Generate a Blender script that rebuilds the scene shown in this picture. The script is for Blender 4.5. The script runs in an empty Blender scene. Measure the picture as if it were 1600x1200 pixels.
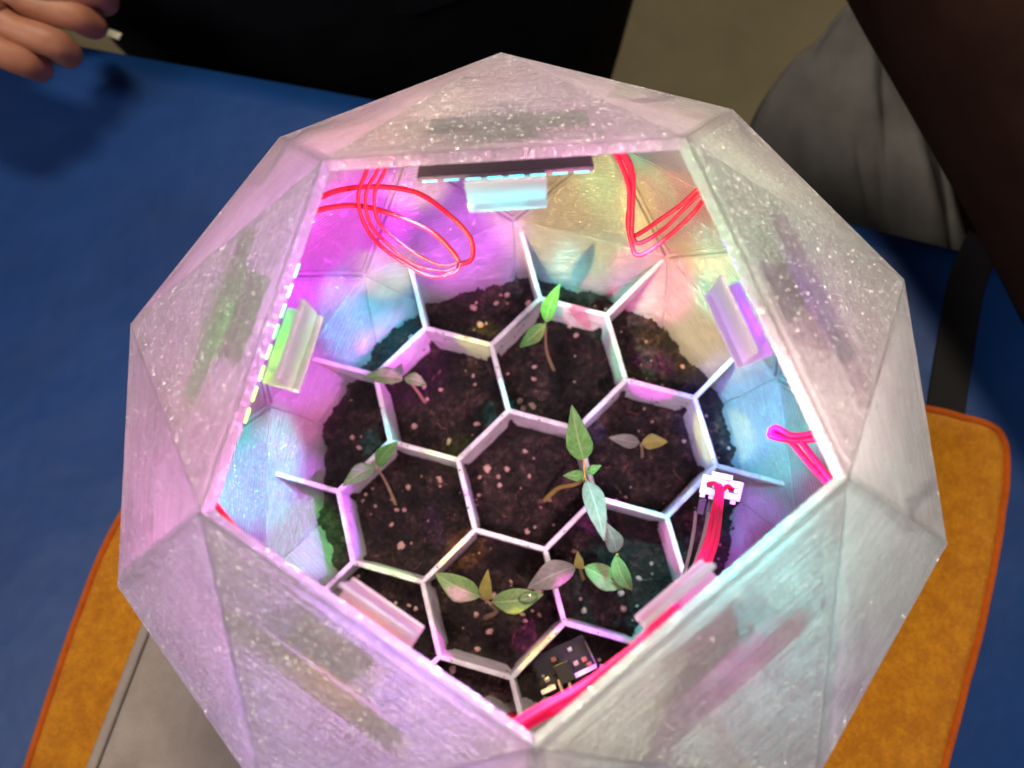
import bpy, bmesh, math, random, colorsys
import numpy as np
from mathutils import Vector, Matrix, noise

scene = bpy.context.scene
COL = scene.collection
R = math.radians
random.seed(7)

# ------------------------------------------------------------------ camera, world, lamps
S = 0.157                                   # circumradius of the faceted globe in metres
CAM_R = Matrix(((0.99829488, -0.04969095, -0.03062898),
                (0.05512517, 0.9751193, 0.21471741),
                (0.0191974, -0.21603972, 0.97619583)))      # world -> camera
CAM_P = Vector((0.00299664, -0.04237722, 0.33636691))
FPX = 1258.6
cam = bpy.data.cameras.new('camera')
cam.sensor_width = 36; cam.lens = 36 * FPX / 1600
cam.clip_start = 0.01; cam.clip_end = 50
cam.dof.use_dof = True; cam.dof.focus_distance = 0.31; cam.dof.aperture_fstop = 8.5
camo = bpy.data.objects.new('camera', cam); COL.objects.link(camo)
camo.matrix_world = Matrix.Translation(CAM_P) @ CAM_R.transposed().to_4x4()
scene.camera = camo

w = bpy.data.worlds.new('World'); scene.world = w; w.use_nodes = True
w.node_tree.nodes['Background'].inputs[0].default_value = (0.95, 0.92, 1.0, 1)
w.node_tree.nodes['Background'].inputs[1].default_value = 0.07

def area(name, loc, target, size, watts, colr):
    l = bpy.data.lights.new(name, 'AREA'); l.shape = 'RECTANGLE'; l.size = size[0]; l.size_y = size[1]
    l.energy = watts; l.color = colr
    o = bpy.data.objects.new(name, l); COL.objects.link(o); o.location = loc
    o.rotation_euler = (Vector(target) - Vector(loc)).to_track_quat('-Z', 'Y').to_euler()
    return o
area('ceiling_lamp', (0.30, 0.64, 1.55), (0.05, 0, 0), (0.40, 0.18), 21, (1.0, 0.88, 0.68))
area('ceiling_lamp', (-0.9, -0.5, 1.6), (-0.05, 0, -0.1), (0.6, 0.3), 15.5, (1.0, 0.90, 0.86))

scene.view_settings.view_transform = 'Standard'
scene.view_settings.look = 'None'
scene.view_settings.exposure = 0.0
scene.view_settings.gamma = 1.0
scene.cycles.max_bounces = 10
scene.cycles.transmission_bounces = 8
scene.cycles.transparent_max_bounces = 8
scene.cycles.sample_clamp_indirect = 4.0
scene.cycles.caustics_refractive = False
scene.cycles.use_denoising = True

# ------------------------------------------------------------------ helpers
def at(px, py, z):
    """point of height z (metres) on the sight line through photo pixel (1600x1200)"""
    d = CAM_R.transposed() @ Vector(((px - 800) / FPX, -(py - 600) / FPX, -1))
    return CAM_P + d * ((z - CAM_P.z) / d.z)

def link(name, me, mat=None, parent=None, kind=None, label=None, cat=None, group=None):
    o = bpy.data.objects.new(name, me); COL.objects.link(o)
    if me is not None and mat is not None and not me.materials: me.materials.append(mat)
    if parent is not None: o.parent = parent
    if kind: o['kind'] = kind
    if label: o['label'] = label
    if cat: o['category'] = cat
    if group: o['group'] = group
    return o

def thing(name, label, cat, loc=(0, 0, 0), group=None):
    o = link(name, None, label=label, cat=cat, group=group); o.location = loc
    return o

def mesh(name, vs, fs, smooth=False):
    me = bpy.data.meshes.new(name); me.from_pydata([tuple(v) for v in vs], [], fs); me.update()
    if smooth: me.polygons.foreach_set('use_smooth', [True] * len(me.polygons))
    return me

def from_bm(bm, name, smooth=False):
    bmesh.ops.recalc_face_normals(bm, faces=bm.faces)
    me = bpy.data.meshes.new(name); bm.to_mesh(me); bm.free()
    if smooth: me.polygons.foreach_set('use_smooth', [True] * len(me.polygons))
    return me

def frame(ax, up=Vector((0, 0, 1))):
    ax = ax.normalized(); s = ax.cross(up)
    if s.length < 1e-4: s = ax.cross(Vector((0, 1, 0)))
    s.normalize(); return ax, s, s.cross(ax).normalized()

def obox(bm, c, X, Y, Z, hx, hy, hz, bevel=0.0):
    """box with given axes, half sizes, into bm"""
    vs = []
    for sx in (-1, 1):
        for sy in (-1, 1):
            for sz in (-1, 1):
                vs.append(bm.verts.new(c + X * (hx * sx) + Y * (hy * sy) + Z * (hz * sz)))
    idx = [(0, 1, 3, 2), (4, 6, 7, 5), (0, 4, 5, 1), (2, 3, 7, 6), (0, 2, 6, 4), (1, 5, 7, 3)]
    fs = [bm.faces.new([vs[i] for i in f]) for f in idx]
    if bevel:
        es = list({e for f in fs for e in f.edges})
        bmesh.ops.bevel(bm, geom=es, offset=bevel, segments=2, profile=0.6, affect='EDGES')

def catmull(pts, n=10):
    P = [Vector(p) for p in pts]; P = [P[0] * 2 - P[1]] + P + [P[-1] * 2 - P[-2]]; out = []
    for i in range(1, len(P) - 2):
        a, b, c, d = P[i - 1:i + 3]
        for k in range(n):
            t = k / n
            out.append(0.5 * ((2 * b) + (c - a) * t + (2 * a - 5 * b + 4 * c - d) * t * t + (3 * b - a - 3 * c + d) * t ** 3))
    out.append(P[-2]); return out

def tube(bm, pts, r, seg=10):
    """r: number or list of radii along pts"""
    rr = r if isinstance(r, (list, tuple)) else [r] * len(pts)
    prev = None; up = Vector((0.13, 0.21, 0.97)); rings = []
    for i, p in enumerate(pts):
        t = (pts[min(i + 1, len(pts) - 1)] - pts[max(i - 1, 0)])
        if t.length < 1e-9: t = Vector((0, 0, 1))
        t.normalize(); s = t.cross(up)
        if s.length < 1e-3: s = t.cross(Vector((1, 0, 0)))
        s.normalize(); u = s.cross(t); up = u
        rings.append([bm.verts.new(p + (s * math.cos(a) + u * math.sin(a)) * rr[i]) for a in (2 * math.pi * k / seg for k in range(seg))])
    for a, b in zip(rings, rings[1:]):
        for k in range(seg): bm.faces.new((a[k], a[(k + 1) % seg], b[(k + 1) % seg], b[k]))
    bm.faces.new(rings[0][::-1]); bm.faces.new(rings[-1])

def tube_obj(name, pts, r, mat, parent, n=10, seg=10, **kw):
    bm = bmesh.new(); c = catmull(pts, n); 
    if isinstance(r, (list, tuple)):
        m = len(c); r = [np.interp(i / (m - 1), np.linspace(0, 1, len(r)), r) for i in range(m)]
        r = [float(x) for x in r]
    tube(bm, c, r, seg)
    return link(name, from_bm(bm, name, True), mat, parent, **kw)

def skin(name, verts, edges, radii, sub=2):
    me = bpy.data.meshes.new(name + '_bones'); me.from_pydata([tuple(v) for v in verts], edges, [])
    o = bpy.data.objects.new('tmp', me); COL.objects.link(o)
    m = o.modifiers.new('s', 'SKIN'); m.use_smooth_shade = True
    for i, r in enumerate(radii):
        rr = r if isinstance(r, tuple) else (r, r)
        me.skin_vertices[0].data[i].radius = rr
    me.skin_vertices[0].data[0].use_root = True
    o.modifiers.new('d', 'SUBSURF').levels = sub
    dg = bpy.context.evaluated_depsgraph_get(); dg.update()
    out = bpy.data.meshes.new_from_object(o.evaluated_get(dg)); out.name = name
    bpy.data.objects.remove(o); bpy.data.meshes.remove(me)
    out.polygons.foreach_set('use_smooth', [True] * len(out.polygons))
    return out

# ------------------------------------------------------------------ materials
class NT:
    def __init__(s, name):
        s.m = bpy.data.materials.new(name); s.m.use_nodes = True; s.t = s.m.node_tree
        s.b = s.t.nodes['Principled BSDF']; s.o = s.t.nodes['Material Output']
    def n(s, typ, **k):
        nd = s.t.nodes.new(typ)
        for a, v in k.items():
            if hasattr(nd, a): setattr(nd, a, v)
        return nd
    def l(s, a, b): s.t.links.new(a, b)
    def noise(s, vec, scale, detail=4, rough=.55, mapscale=None, dist=0.0):
        if mapscale:
            mp = s.n('ShaderNodeMapping'); mp.inputs['Scale'].default_value = mapscale; s.l(vec, mp.inputs[0]); vec = mp.outputs[0]
        nz = s.n('ShaderNodeTexNoise'); nz.inputs['Scale'].default_value = scale; nz.inputs['Detail'].default_value = detail
        nz.inputs['Roughness'].default_value = rough; nz.inputs['Distortion'].default_value = dist
        s.l(vec, nz.inputs['Vector']); return nz.outputs['Fac']
    def ramp(s, fac, stops):
        r = s.n('ShaderNodeValToRGB'); e = r.color_ramp.elements
        e[0].position, e[0].color = stops[0][0], (*stops[0][1], 1); e[1].position, e[1].color = stops[-1][0], (*stops[-1][1], 1)
        for p, c in stops[1:-1]:
            q = e.new(p); q.color = (*c, 1)
        s.l(fac, r.inputs[0]); return r.outputs[0]
    def bump(s, h, strength, dist, normal=None):
        b = s.n('ShaderNodeBump'); b.inputs['Strength'].default_value = strength; b.inputs['Distance'].default_value = dist
        s.l(h, b.inputs['Height'])
        if normal is not None: s.l(normal, b.inputs['Normal'])
        return b.outputs[0]
    def math(s, op, a, b):
        q = s.n('ShaderNodeMath', operation=op)
        for i, v in enumerate((a, b)):
            if isinstance(v, (int, float)): q.inputs[i].default_value = v
            else: s.l(v, q.inputs[i])
        return q.outputs[0]

def plain(name, col, rough=.5, spec=.5, var=0.0, scale=300, bump=0.0, bscale=800, bdist=.0005, metal=0, coat=0):
    q = NT(name); tc = q.n('ShaderNodeTexCoord').outputs['Object']
    q.b.inputs['Roughness'].default_value = rough; q.b.inputs['Specular IOR Level'].default_value = spec
    q.b.inputs['Metallic'].default_value = metal; q.b.inputs['Coat Weight'].default_value = coat
    f = q.noise(tc, scale, 5)
    a = tuple(c * (1 - var) for c in col); b = tuple(min(1, c * (1 + var)) for c in col)
    q.l(q.ramp(f, [(.3, a), (.7, b)]), q.b.inputs['Base Color'])
    if bump: q.l(q.bump(q.noise(tc, bscale, 4), bump, bdist), q.b.inputs['Normal'])
    return q.m

def shell_material(name='frosted_printed_plastic', inner=False, dim=1.0):
    """milky printed plastic: short print lines along U, fused glinting grains; light passes through and scatters"""
    q = NT(name); uv = q.n('ShaderNodeUVMap'); uv.uv_map = 'UVMap'; uv = uv.outputs[0]
    obj = q.n('ShaderNodeTexCoord').outputs['Object']
    lines = q.noise(uv, 1.0, 2, .5, (700, 2600, 1))
    broad = q.noise(uv, 1.0, 3, .6, (90, 420, 1))
    grain = q.noise(obj, 1500, 2, .7)
    blot = q.noise(obj, 24, 4, .6)
    h = q.math('ADD', q.math('MULTIPLY', lines, .7), q.math('MULTIPLY', grain, .6))
    h = q.math('ADD', h, q.math('MULTIPLY', broad, .6))
    su = q.n('ShaderNodeSeparateXYZ'); q.l(uv, su.inputs[0])      # layer lines
    per = .0021 if inner else .00105
    lay = q.math('SINE', q.math('ADD', q.math('MULTIPLY', su.outputs[1], 6.2832 / per), q.math('MULTIPLY', broad, 3.0)), 0)
    h = q.math('ADD', h, q.math('MULTIPLY', lay, .30 if inner else .16))
    nrm = q.bump(h, 1.0, .00055)
    # fused grains: each small cell of the surface faces its own slightly different way and glints on its own
    mp = q.n('ShaderNodeMapping'); mp.inputs['Scale'].default_value = (1700, 3000, 1); q.l(uv, mp.inputs[0])
    vo = q.n('ShaderNodeTexVoronoi'); vo.inputs['Scale'].default_value = 1.0; q.l(mp.outputs[0], vo.inputs['Vector'])
    sb = q.n('ShaderNodeVectorMath', operation='SUBTRACT'); q.l(vo.outputs['Color'], sb.inputs[0]); sb.inputs[1].default_value = (.5, .5, .5)
    ml = q.n('ShaderNodeVectorMath', operation='SCALE'); q.l(sb.outputs[0], ml.inputs[0]); ml.inputs['Scale'].default_value = 1.5
    ge = q.n('ShaderNodeNewGeometry'); ad = q.n('ShaderNodeVectorMath', operation='ADD'); q.l(ge.outputs['Normal'], ad.inputs[0]); q.l(ml.outputs[0], ad.inputs[1])
    nz = q.n('ShaderNodeVectorMath', operation='NORMALIZE'); q.l(ad.outputs[0], nz.inputs[0]); spark = nz.outputs[0]
    v = q.math('ADD', q.math('MULTIPLY', broad, .3), q.math('MULTIPLY', lines, .3)); v = q.math('ADD', v, q.math('MULTIPLY', blot, .4))
    tint = q.ramp(v, [(.38, (.62 * dim, .55 * dim, .59 * dim)), (.5, (.80 * dim, .755 * dim, .78 * dim)), (.60, (.94 * dim, .92 * dim, .93 * dim))])
    dif = q.n('ShaderNodeBsdfDiffuse'); q.l(tint, dif.inputs[0]); q.l(nrm, dif.inputs['Normal'])
    tr = q.n('ShaderNodeBsdfTranslucent'); q.l(tint, tr.inputs[0])
    m1 = q.n('ShaderNodeMixShader'); m1.inputs[0].default_value = .45 if inner else .62
    q.l(dif.outputs[0], m1.inputs[1]); q.l(tr.outputs[0], m1.inputs[2])
    last = m1.outputs[0]
    if inner:
        tp = q.n('ShaderNodeBsdfTransparent'); tp.inputs[0].default_value = (.96, .95, .96, 1)
        m2 = q.n('ShaderNodeMixShader'); m2.inputs[0].default_value = .58; q.l(last, m2.inputs[1]); q.l(tp.outputs[0], m2.inputs[2]); last = m2.outputs[0]
    gl = q.n('ShaderNodeBsdfGlossy'); gl.inputs['Roughness'].default_value = .36; q.l(spark, gl.inputs['Normal'])
    fr = q.n('ShaderNodeFresnel'); fr.inputs['IOR'].default_value = 1.5; q.l(nrm, fr.inputs['Normal'])
    m3 = q.n('ShaderNodeMixShader'); q.l(q.math('ADD', fr.outputs[0], .05), m3.inputs[0])
    q.l(last, m3.inputs[1]); q.l(gl.outputs[0], m3.inputs[2]); q.l(m3.outputs[0], q.o.inputs['Surface'])
    return q.m

def clip_material():
    q = NT('translucent_clip_plastic'); tc = q.n('ShaderNodeTexCoord').outputs['Object']
    nrm = q.bump(q.noise(tc, 700, 3, .6), .7, .0003)
    dif = q.n('ShaderNodeBsdfDiffuse'); dif.inputs[0].default_value = (.26, .24, .27, 1); q.l(nrm, dif.inputs['Normal'])
    tr = q.n('ShaderNodeBsdfTranslucent'); tr.inputs[0].default_value = (.9, .9, .9, 1); q.l(nrm, tr.inputs['Normal'])
    gl = q.n('ShaderNodeBsdfGlossy'); gl.inputs['Roughness'].default_value = .2; q.l(nrm, gl.inputs['Normal'])
    m = q.n('ShaderNodeMixShader'); m.inputs[0].default_value = .88; q.l(dif.outputs[0], m.inputs[1]); q.l(tr.outputs[0], m.inputs[2])
    k = q.n('ShaderNodeMixShader'); k.inputs[0].default_value = .07; q.l(m.outputs[0], k.inputs[1]); q.l(gl.outputs[0], k.inputs[2])
    q.l(k.outputs[0], q.o.inputs['Surface']); return q.m

def wall_material():
    q = NT('white_printed_plastic'); tc = q.n('ShaderNodeTexCoord').outputs['Object']
    lay = q.noise(tc, 1.0, 2, .5, (30, 30, 3300))
    fine = q.noise(tc, 420, 4)
    smudge = q.noise(tc, 95, 6, .7)
    q.l(q.ramp(smudge, [(.30, (.30, .24, .24)), (.40, (.62, .57, .6)), (.6, (.80, .77, .80))]), q.b.inputs['Base Color'])
    q.b.inputs['Roughness'].default_value = .42
    q.l(q.bump(q.math('ADD', lay, q.math('MULTIPLY', fine, .4)), .4, .0004), q.b.inputs['Normal'])
    return q.m

def leaf_material(name, c1, c2, rib):
    q = NT(name); uv = q.n('ShaderNodeUVMap'); uv.uv_map = 'UVMap'
    sep = q.n('ShaderNodeSeparateXYZ'); q.l(uv.outputs[0], sep.inputs[0])
    a = q.math('ABSOLUTE', q.math('SUBTRACT', sep.outputs[0], .5), 0)     # 0 at midrib
    v = q.math('ADD', sep.outputs[1], q.math('MULTIPLY', a, -.55))
    wv = q.math('SINE', q.math('MULTIPLY', v, 44), 0)
    vein = q.math('MULTIPLY', q.math('GREATER_THAN', wv, .86), .25)
    tc = q.n('ShaderNodeTexCoord').outputs['Object']
    base = q.ramp(q.noise(tc, 260, 5), [(.3, c1), (.7, c2)])
    ribf = q.math('LESS_THAN', a, .035)
    mx = q.n('ShaderNodeMix', data_type='RGBA'); q.l(q.math('MAXIMUM', q.math('MULTIPLY', ribf, .75), vein), mx.inputs[0])
    q.l(base, mx.inputs[6]); mx.inputs[7].default_value = (*rib, 1)
    colr = mx.outputs[2]
    q.l(colr, q.b.inputs['Base Color']); q.b.inputs['Roughness'].default_value = .45; q.b.inputs['Specular IOR Level'].default_value = .35
    q.l(q.bump(q.math('ADD', q.noise(tc, 900, 3), q.math('MULTIPLY', vein, -1.5)), .35, .0004), q.b.inputs['Normal'])
    tr = q.n('ShaderNodeBsdfTranslucent'); q.l(colr, tr.inputs[0])
    m = q.n('ShaderNodeMixShader'); m.inputs[0].default_value = .3; q.l(q.b.outputs[0], m.inputs[1]); q.l(tr.outputs[0], m.inputs[2])
    q.l(m.outputs[0], q.o.inputs['Surface']); return q.m

def soil_material():
    q = NT('dark_potting_soil'); tc = q.n('ShaderNodeTexCoord').outputs['Object']
    f = q.noise(tc, 330, 8, .75); f2 = q.noise(tc, 60, 5, .6)
    q.l(q.ramp(q.math('ADD', q.math('MULTIPLY', f, .6), q.math('MULTIPLY', f2, .4)),
               [(.37, (.004, .003, .003)), (.50, (.017, .010, .0095)), (.58, (.060, .032, .027)), (.66, (.20, .11, .085))]), q.b.inputs['Base Color'])
    q.b.inputs['Roughness'].default_value = .8; q.b.inputs['Specular IOR Level'].default_value = .3
    q.l(q.bump(q.noise(tc, 700, 6, .7), .9, .001), q.b.inputs['Normal']); return q.m

def emit(name, col, k):
    q = NT(name); e = q.n('ShaderNodeEmission'); e.inputs[0].default_value = (*col, 1); e.inputs[1].default_value = k
    q.l(e.outputs[0], q.o.inputs['Surface']); return q.m

M_SHELL = shell_material(); M_PLATE = shell_material('clip_printed_plastic', dim=.72); M_INNER = shell_material('frosted_inner_skin', True); M_CLIP = clip_material(); M_WALL = wall_material(); M_SOIL = soil_material()
M_RED = plain('red_wire_insulation', (.42, .002, .016), .6, .2, .06)
M_RED_LIT = plain('pink_lit_red_insulation', (.90, .003, .10), .6, .25, .05)  # red insulation with the strong magenta light put into its colour
M_GREYW = plain('grey_wire_insulation', (.42, .34, .34), .4, .5, .05)
M_BLACK = plain('black_plastic', (.012, .012, .014), .38, .5, .2)
M_PCB = plain('dark_circuit_board', (.03, .018, .03), .35, .5, .2)
M_WHITE = plain('white_plastic', (.82, .8, .82), .35, .5, .03, bump=.1)
M_METAL = plain('bare_metal', (.6, .58, .55), .3, .5, .05, metal=1)
M_STEM = plain('seedling_stem', (.36, .24, .14), .5, .3, .25, scale=500, bump=.2)
M_STEMY = plain('yellowish_stem', (.38, .30, .07), .5, .3, .25, scale=500, bump=.2)
M_LEAF = [leaf_material('leaf_green', (.075, .23, .045), (.14, .36, .08), (.28, .42, .17)),
          leaf_material('leaf_pale_green', (.16, .29, .09), (.25, .40, .13), (.42, .50, .25)),
          leaf_material('leaf_glow_greyed', (.19, .20, .15), (.27, .26, .22), (.40, .37, .32)),  # green leaf; greying by purple light is put into the colour
          leaf_material('leaf_yellow_green', (.30, .28, .06), (.42, .40, .10), (.5, .36, .1))]

# ------------------------------------------------------------------ globe geometry (fitted)
def cyl(r, deg, z): return Vector((r * math.cos(R(deg)), r * math.sin(R(deg)), z)) * S
P, A, Mv, Ea, Eb, LA, LM, B = ({} for _ in range(8))
for i in range(5):
    a = 126 - 72 * i; m = a - 36
    P[i] = cyl(.537, a, .854); A[i] = cyl(.8944, a, .444); Mv[i] = cyl(.854, m, .523)
    Ea[i] = cyl(1, a - 18, 0); Eb[i] = cyl(1, a - 54, 0)
    LA[i] = cyl(.915, a, -.454); LM[i] = cyl(.905, m, -.437); B[i] = cyl(.5257, m, -.8507)
tris = []   # (triangle, module index)
for i in range(5):
    j = (i + 1) % 5; h = (i - 1) % 5
    tris += [((P[i], P[j], Mv[i]), i), ((P[i], Mv[i], A[i]), i), ((P[j], A[j], Mv[i]), i)]
    tris += [((A[i], Mv[i], Ea[i]), i), ((Mv[i], Ea[i], Eb[i]), i), ((Mv[i], A[j], Eb[i]), i), ((A[i], Ea[i], Eb[h]), i)]
    tris += [((LA[i], LM[i], Ea[i]), i), ((LM[i], Ea[i], Eb[i]), i), ((LM[i], LA[j], Eb[i]), i), ((LA[i], Ea[i], Eb[h]), i)]
    tris += [((LA[i], LM[i], B[i]), i), ((B[i], LM[i], LA[j]), i), ((B[i], B[j], LA[j]), i)]
TH = .962
globe = thing('faceted_planter_globe', 'large frosted translucent faceted globe with a five-sided opening on top, glowing in rainbow colours', 'planter', (0, 0, -.8507 * S))
GZ = Vector((0, 0, .8507 * S))
inner_planes = []
def add_panel(tri, mod):
    a, b, c = tri
    n = (b - a).cross(c - a)
    if n.dot(a + b + c) < 0: b, c = c, b; n = -n
    n.normalize(); inner_planes.append((n, n.dot(a) * TH))
    e = (P[(mod + 1) % 5] - P[mod]).normalized(); u = (e - n * e.dot(n)).normalized(); v = n.cross(u)
    cen = (a + b + c) / 3
    bm = bmesh.new(); uvl = bm.loops.layers.uv.new('UVMap')
    o3 = [a, b, c]
    def inset(k, d):
        p, q, r_ = o3[k], o3[(k + 1) % 3], o3[k - 1]
        e1 = (q - p).normalized(); e2 = (r_ - p).normalized(); s = e1.cross(e2).length
        return p + (e1 + e2) * (d / s)
    top = [bm.verts.new(inset(k, .0026) + GZ) for k in range(3)]
    seam = [bm.verts.new(o3[k] * 1.0035 + GZ) for k in range(3)]
    th = [.976 if any((o3[k] - y).length < 1e-6 for y in P.values()) else TH for k in range(3)]
    inn = [bm.verts.new(inset(k, .0006) * th[k] + GZ) for k in range(3)]
    seami = [bm.verts.new(o3[k] * (th[k] + .004) + GZ) for k in range(3)]
    bm.faces.new(top); bm.faces.new(inn[::-1]).material_index = 1
    for k in range(3):
        l = (k + 1) % 3
        bm.faces.new((seam[k], seam[l], top[l], top[k])); bm.faces.new((seami[l], seami[k], inn[k], inn[l])).material_index = 1
        rim = all(any((x - y).length < 1e-6 for y in P.values()) for x in (o3[k], o3[l])) or \
              all(any((x - y).length < 1e-6 for y in B.values()) for x in (o3[k], o3[l]))
        if rim: bm.faces.new((seami[k], seami[l], seam[l], seam[k])).material_index = 1
    sh = Vector((random.random(), random.random(), 0))
    for f in bm.faces:
        for lp in f.loops:
            q = lp.vert.co - cen; lp[uvl].uv = (q.dot(u) + sh.x, q.dot(v) + q.dot(n) * .5 + sh.y)
    me = bpy.data.meshes.new('panel'); bm.to_mesh(me); bm.free()
    me.materials.append(M_SHELL); me.materials.append(M_INNER)
    link('panel', me, None, globe)
for t, mod in tris: add_panel(t, mod)
# flat bottom
bm = bmesh.new(); lo = [bm.verts.new(B[i] * 1.0 + GZ - Vector((0, 0, .0))) for i in range(5)]; bm.faces.new(lo)
hi = [bm.verts.new(Vector((B[i].x * .98, B[i].y * .98, B[i].z + .004)) + GZ) for i in range(5)]; bm.faces.new(hi[::-1])
link('base_plate', from_bm(bm, 'base_plate'), M_SHELL, globe)
# raised ribs on the inside along the joints of the lower half
for i in range(5):
    for a_, b_ in ((LA[i], Ea[i]), (LA[i], Eb[(i - 1) % 5]), (LM[i], Ea[i]), (LM[i], Eb[i])):
        a, b = a_ * (TH - .004), b_ * (TH - .004); e = (b - a); L = e.length; e.normalize(); n = ((a + b) / 2).normalized(); sd_ = e.cross(n).normalized()
        bm = bmesh.new(); uvl = bm.loops.layers.uv.new('UVMap'); c = (a + b) / 2 + GZ
        for o_ in (-.0016, .0016):
            obox(bm, c + sd_ * o_, e, sd_, n, L * .485, .0009, .0011, .0004)
        for f in bm.faces:
            for lp in f.loops: q = lp.vert.co - c; lp[uvl].uv = (q.dot(e), q.dot(sd_))
        link('joint_rib', from_bm(bm, 'joint_rib'), M_PLATE, globe)

def inside(p, off=0.0): return all(n.dot(p) < d - off for n, d in inner_planes)

# ------------------------------------------------------------------ honeycomb divider
ZH = -.45 * S; HS = .2305 * S; HC = Vector((-.001, -.0095, 0)) * S; PHI = .728; WT = .0026
comb = thing('honeycomb_divider', 'white printed honeycomb divider with seven six-sided cells and arms out to the globe wall', 'divider', (HC.x, HC.y, -.8 * S))
CO = Vector((HC.x, HC.y, -.8 * S))
hexc = [Vector((0, 0, 0))] + [Vector((math.cos(PHI + math.pi / 6 + k * math.pi / 3), math.sin(PHI + math.pi / 6 + k * math.pi / 3), 0)) * (math.sqrt(3) * HS) for k in range(6)]
nodes = []; edges = set()
def node(p):
    for k, q in enumerate(nodes):
        if (q - p).length < HS * .1: return k
    nodes.append(p); return len(nodes) - 1
for c in hexc:
    ids = [node(c + Vector((math.cos(PHI + k * math.pi / 3), math.sin(PHI + k * math.pi / 3), 0)) * HS) for k in range(6)]
    for k in range(6): edges.add(tuple(sorted((ids[k], ids[(k + 1) % 6]))))
ZB = -.70 * S
def wallmesh(p, q, ztop_p, ztop_q, t=WT, lump=True):
    e = (q - p); L = e.length; e.normalize(); s = Vector((-e.y, e.x, 0)); bm = bmesh.new(); n = 14
    rows = []
    for k in range(n + 1):
        f = k / n; x = p + e * (L * f); zt = ztop_p * (1 - f) + ztop_q * f
        w1 = t / 2 * (1 + .10 * noise.noise(x * 900)); z1 = zt + .0002 * noise.noise(x * 700 + Vector((5, 3, 1)))
        zb = ZB
        while zb < z1 - .002 and not inside(Vector((x.x + HC.x, x.y + HC.y, zb)), .0): zb += .0005
        prof = [(-w1, zb), (-w1, z1 - .0006), (-w1 * .6, z1), (w1 * .6, z1), (w1, z1 - .0006), (w1, zb)]
        rows.append([bm.verts.new(Vector((x.x, x.y, 0)) + s * a + Vector((0, 0, z)) - Vector((0, 0, CO.z))) for a, z in prof])
    for a, b in zip(rows, rows[1:]):
        for k in range(5): bm.faces.new((a[k], a[k + 1], b[k + 1], b[k]))
        bm.faces.new((a[5], a[0], b[0], b[5]))
    bm.faces.new(rows[0][::-1]); bm.faces.new(rows[-1])
    return from_bm(bm, 'cell_wall')
for a, b in sorted(edges):
    p, q = nodes[a], nodes[b]; e = (q - p).normalized()
    link('cell_wall', wallmesh(p + e * (WT * .42), q - e * (WT * .42), ZH, ZH), M_WALL, comb)
for p in nodes:      # rounded joints where walls meet
    bm = bmesh.new(); n = 10; r = WT * .60; zz = ZH - CO.z + .00025
    rings = [[bm.verts.new(Vector((p.x + rr * math.cos(2 * math.pi * k / n), p.y + rr * math.sin(2 * math.pi * k / n), z))) for k in range(n)]
             for rr, z in ((r, ZB - CO.z), (r, zz - .0007), (r * .7, zz))]
    for u, v in zip(rings, rings[1:]):
        for k in range(n): bm.faces.new((u[k], u[(k + 1) % n], v[(k + 1) % n], v[k]))
    bm.faces.new(rings[-1]); link('corner_post', from_bm(bm, 'corner_post', False), M_WALL, comb)
deg = {k: 0 for k in range(len(nodes))}
for a, b in edges: deg[a] += 1; deg[b] += 1
for k, p in enumerate(nodes):
    if deg[k] == 2:
        nb = [nodes[b if a == k else a] for a, b in edges if k in (a, b)]
        d = (p - (nb[0] + nb[1]) / 2).normalized()
        t = 0
        while inside(p + HC + d * t + Vector((0, 0, ZH))) and t < S: t += .0005
        link('divider_arm', wallmesh(p + d * WT * .4, p + d * (t + .0005), ZH, ZH + .0), M_WALL, comb)

# ------------------------------------------------------------------ soil
SOIL_IN, SOIL_OUT = -.655 * S, -.585 * S
def soil_h(x, y, rough=1.0):
    q = Vector((x, y, 0)) - HC
    dmin = min((q - c).length for c in hexc)
    inner = dmin < HS * .93 and q.length < HS * 2.65
    k = min(range(7), key=lambda i: (q - hexc[i]).length)
    z = (SOIL_IN + [0, .003, -.001, .0005, -.0015, .001, -.002][k] * .8) if inner else SOIL_OUT
    v = Vector((x, y, 0))
    z += .0022 * noise.noise(v * 45) * rough
    z += (.0022 * noise.noise(v * 150) + .0017 * abs(noise.noise(v * 420 + Vector((9, 2, 4)))) + .0006 * noise.noise(v * 900)) * rough
    if inner: z += -.0014 * min(1, max(0, (dmin / HS - .6) / .3))
    return z
N = 300; half = .84 * S; vid = {}; vs = []; fs = []
for iy in range(N):
    for ix in range(N):
        x = -half + 2 * half * ix / (N - 1); y = -half + 2 * half * iy / (N - 1)
        z = soil_h(x, y)
        if inside(Vector((x, y, z)), -.0022): vid[(ix, iy)] = len(vs); vs.append((x, y, z))
for iy in range(N - 1):
    for ix in range(N - 1):
        ks = [(ix, iy), (ix + 1, iy), (ix + 1, iy + 1), (ix, iy + 1)]
        if all(k in vid for k in ks): fs.append([vid[k] for k in ks])
link('potting_soil', mesh('potting_soil', vs, fs, True), M_SOIL, kind='stuff',
     label='dark brown crumbly potting soil filling the honeycomb cells', cat='soil')

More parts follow.
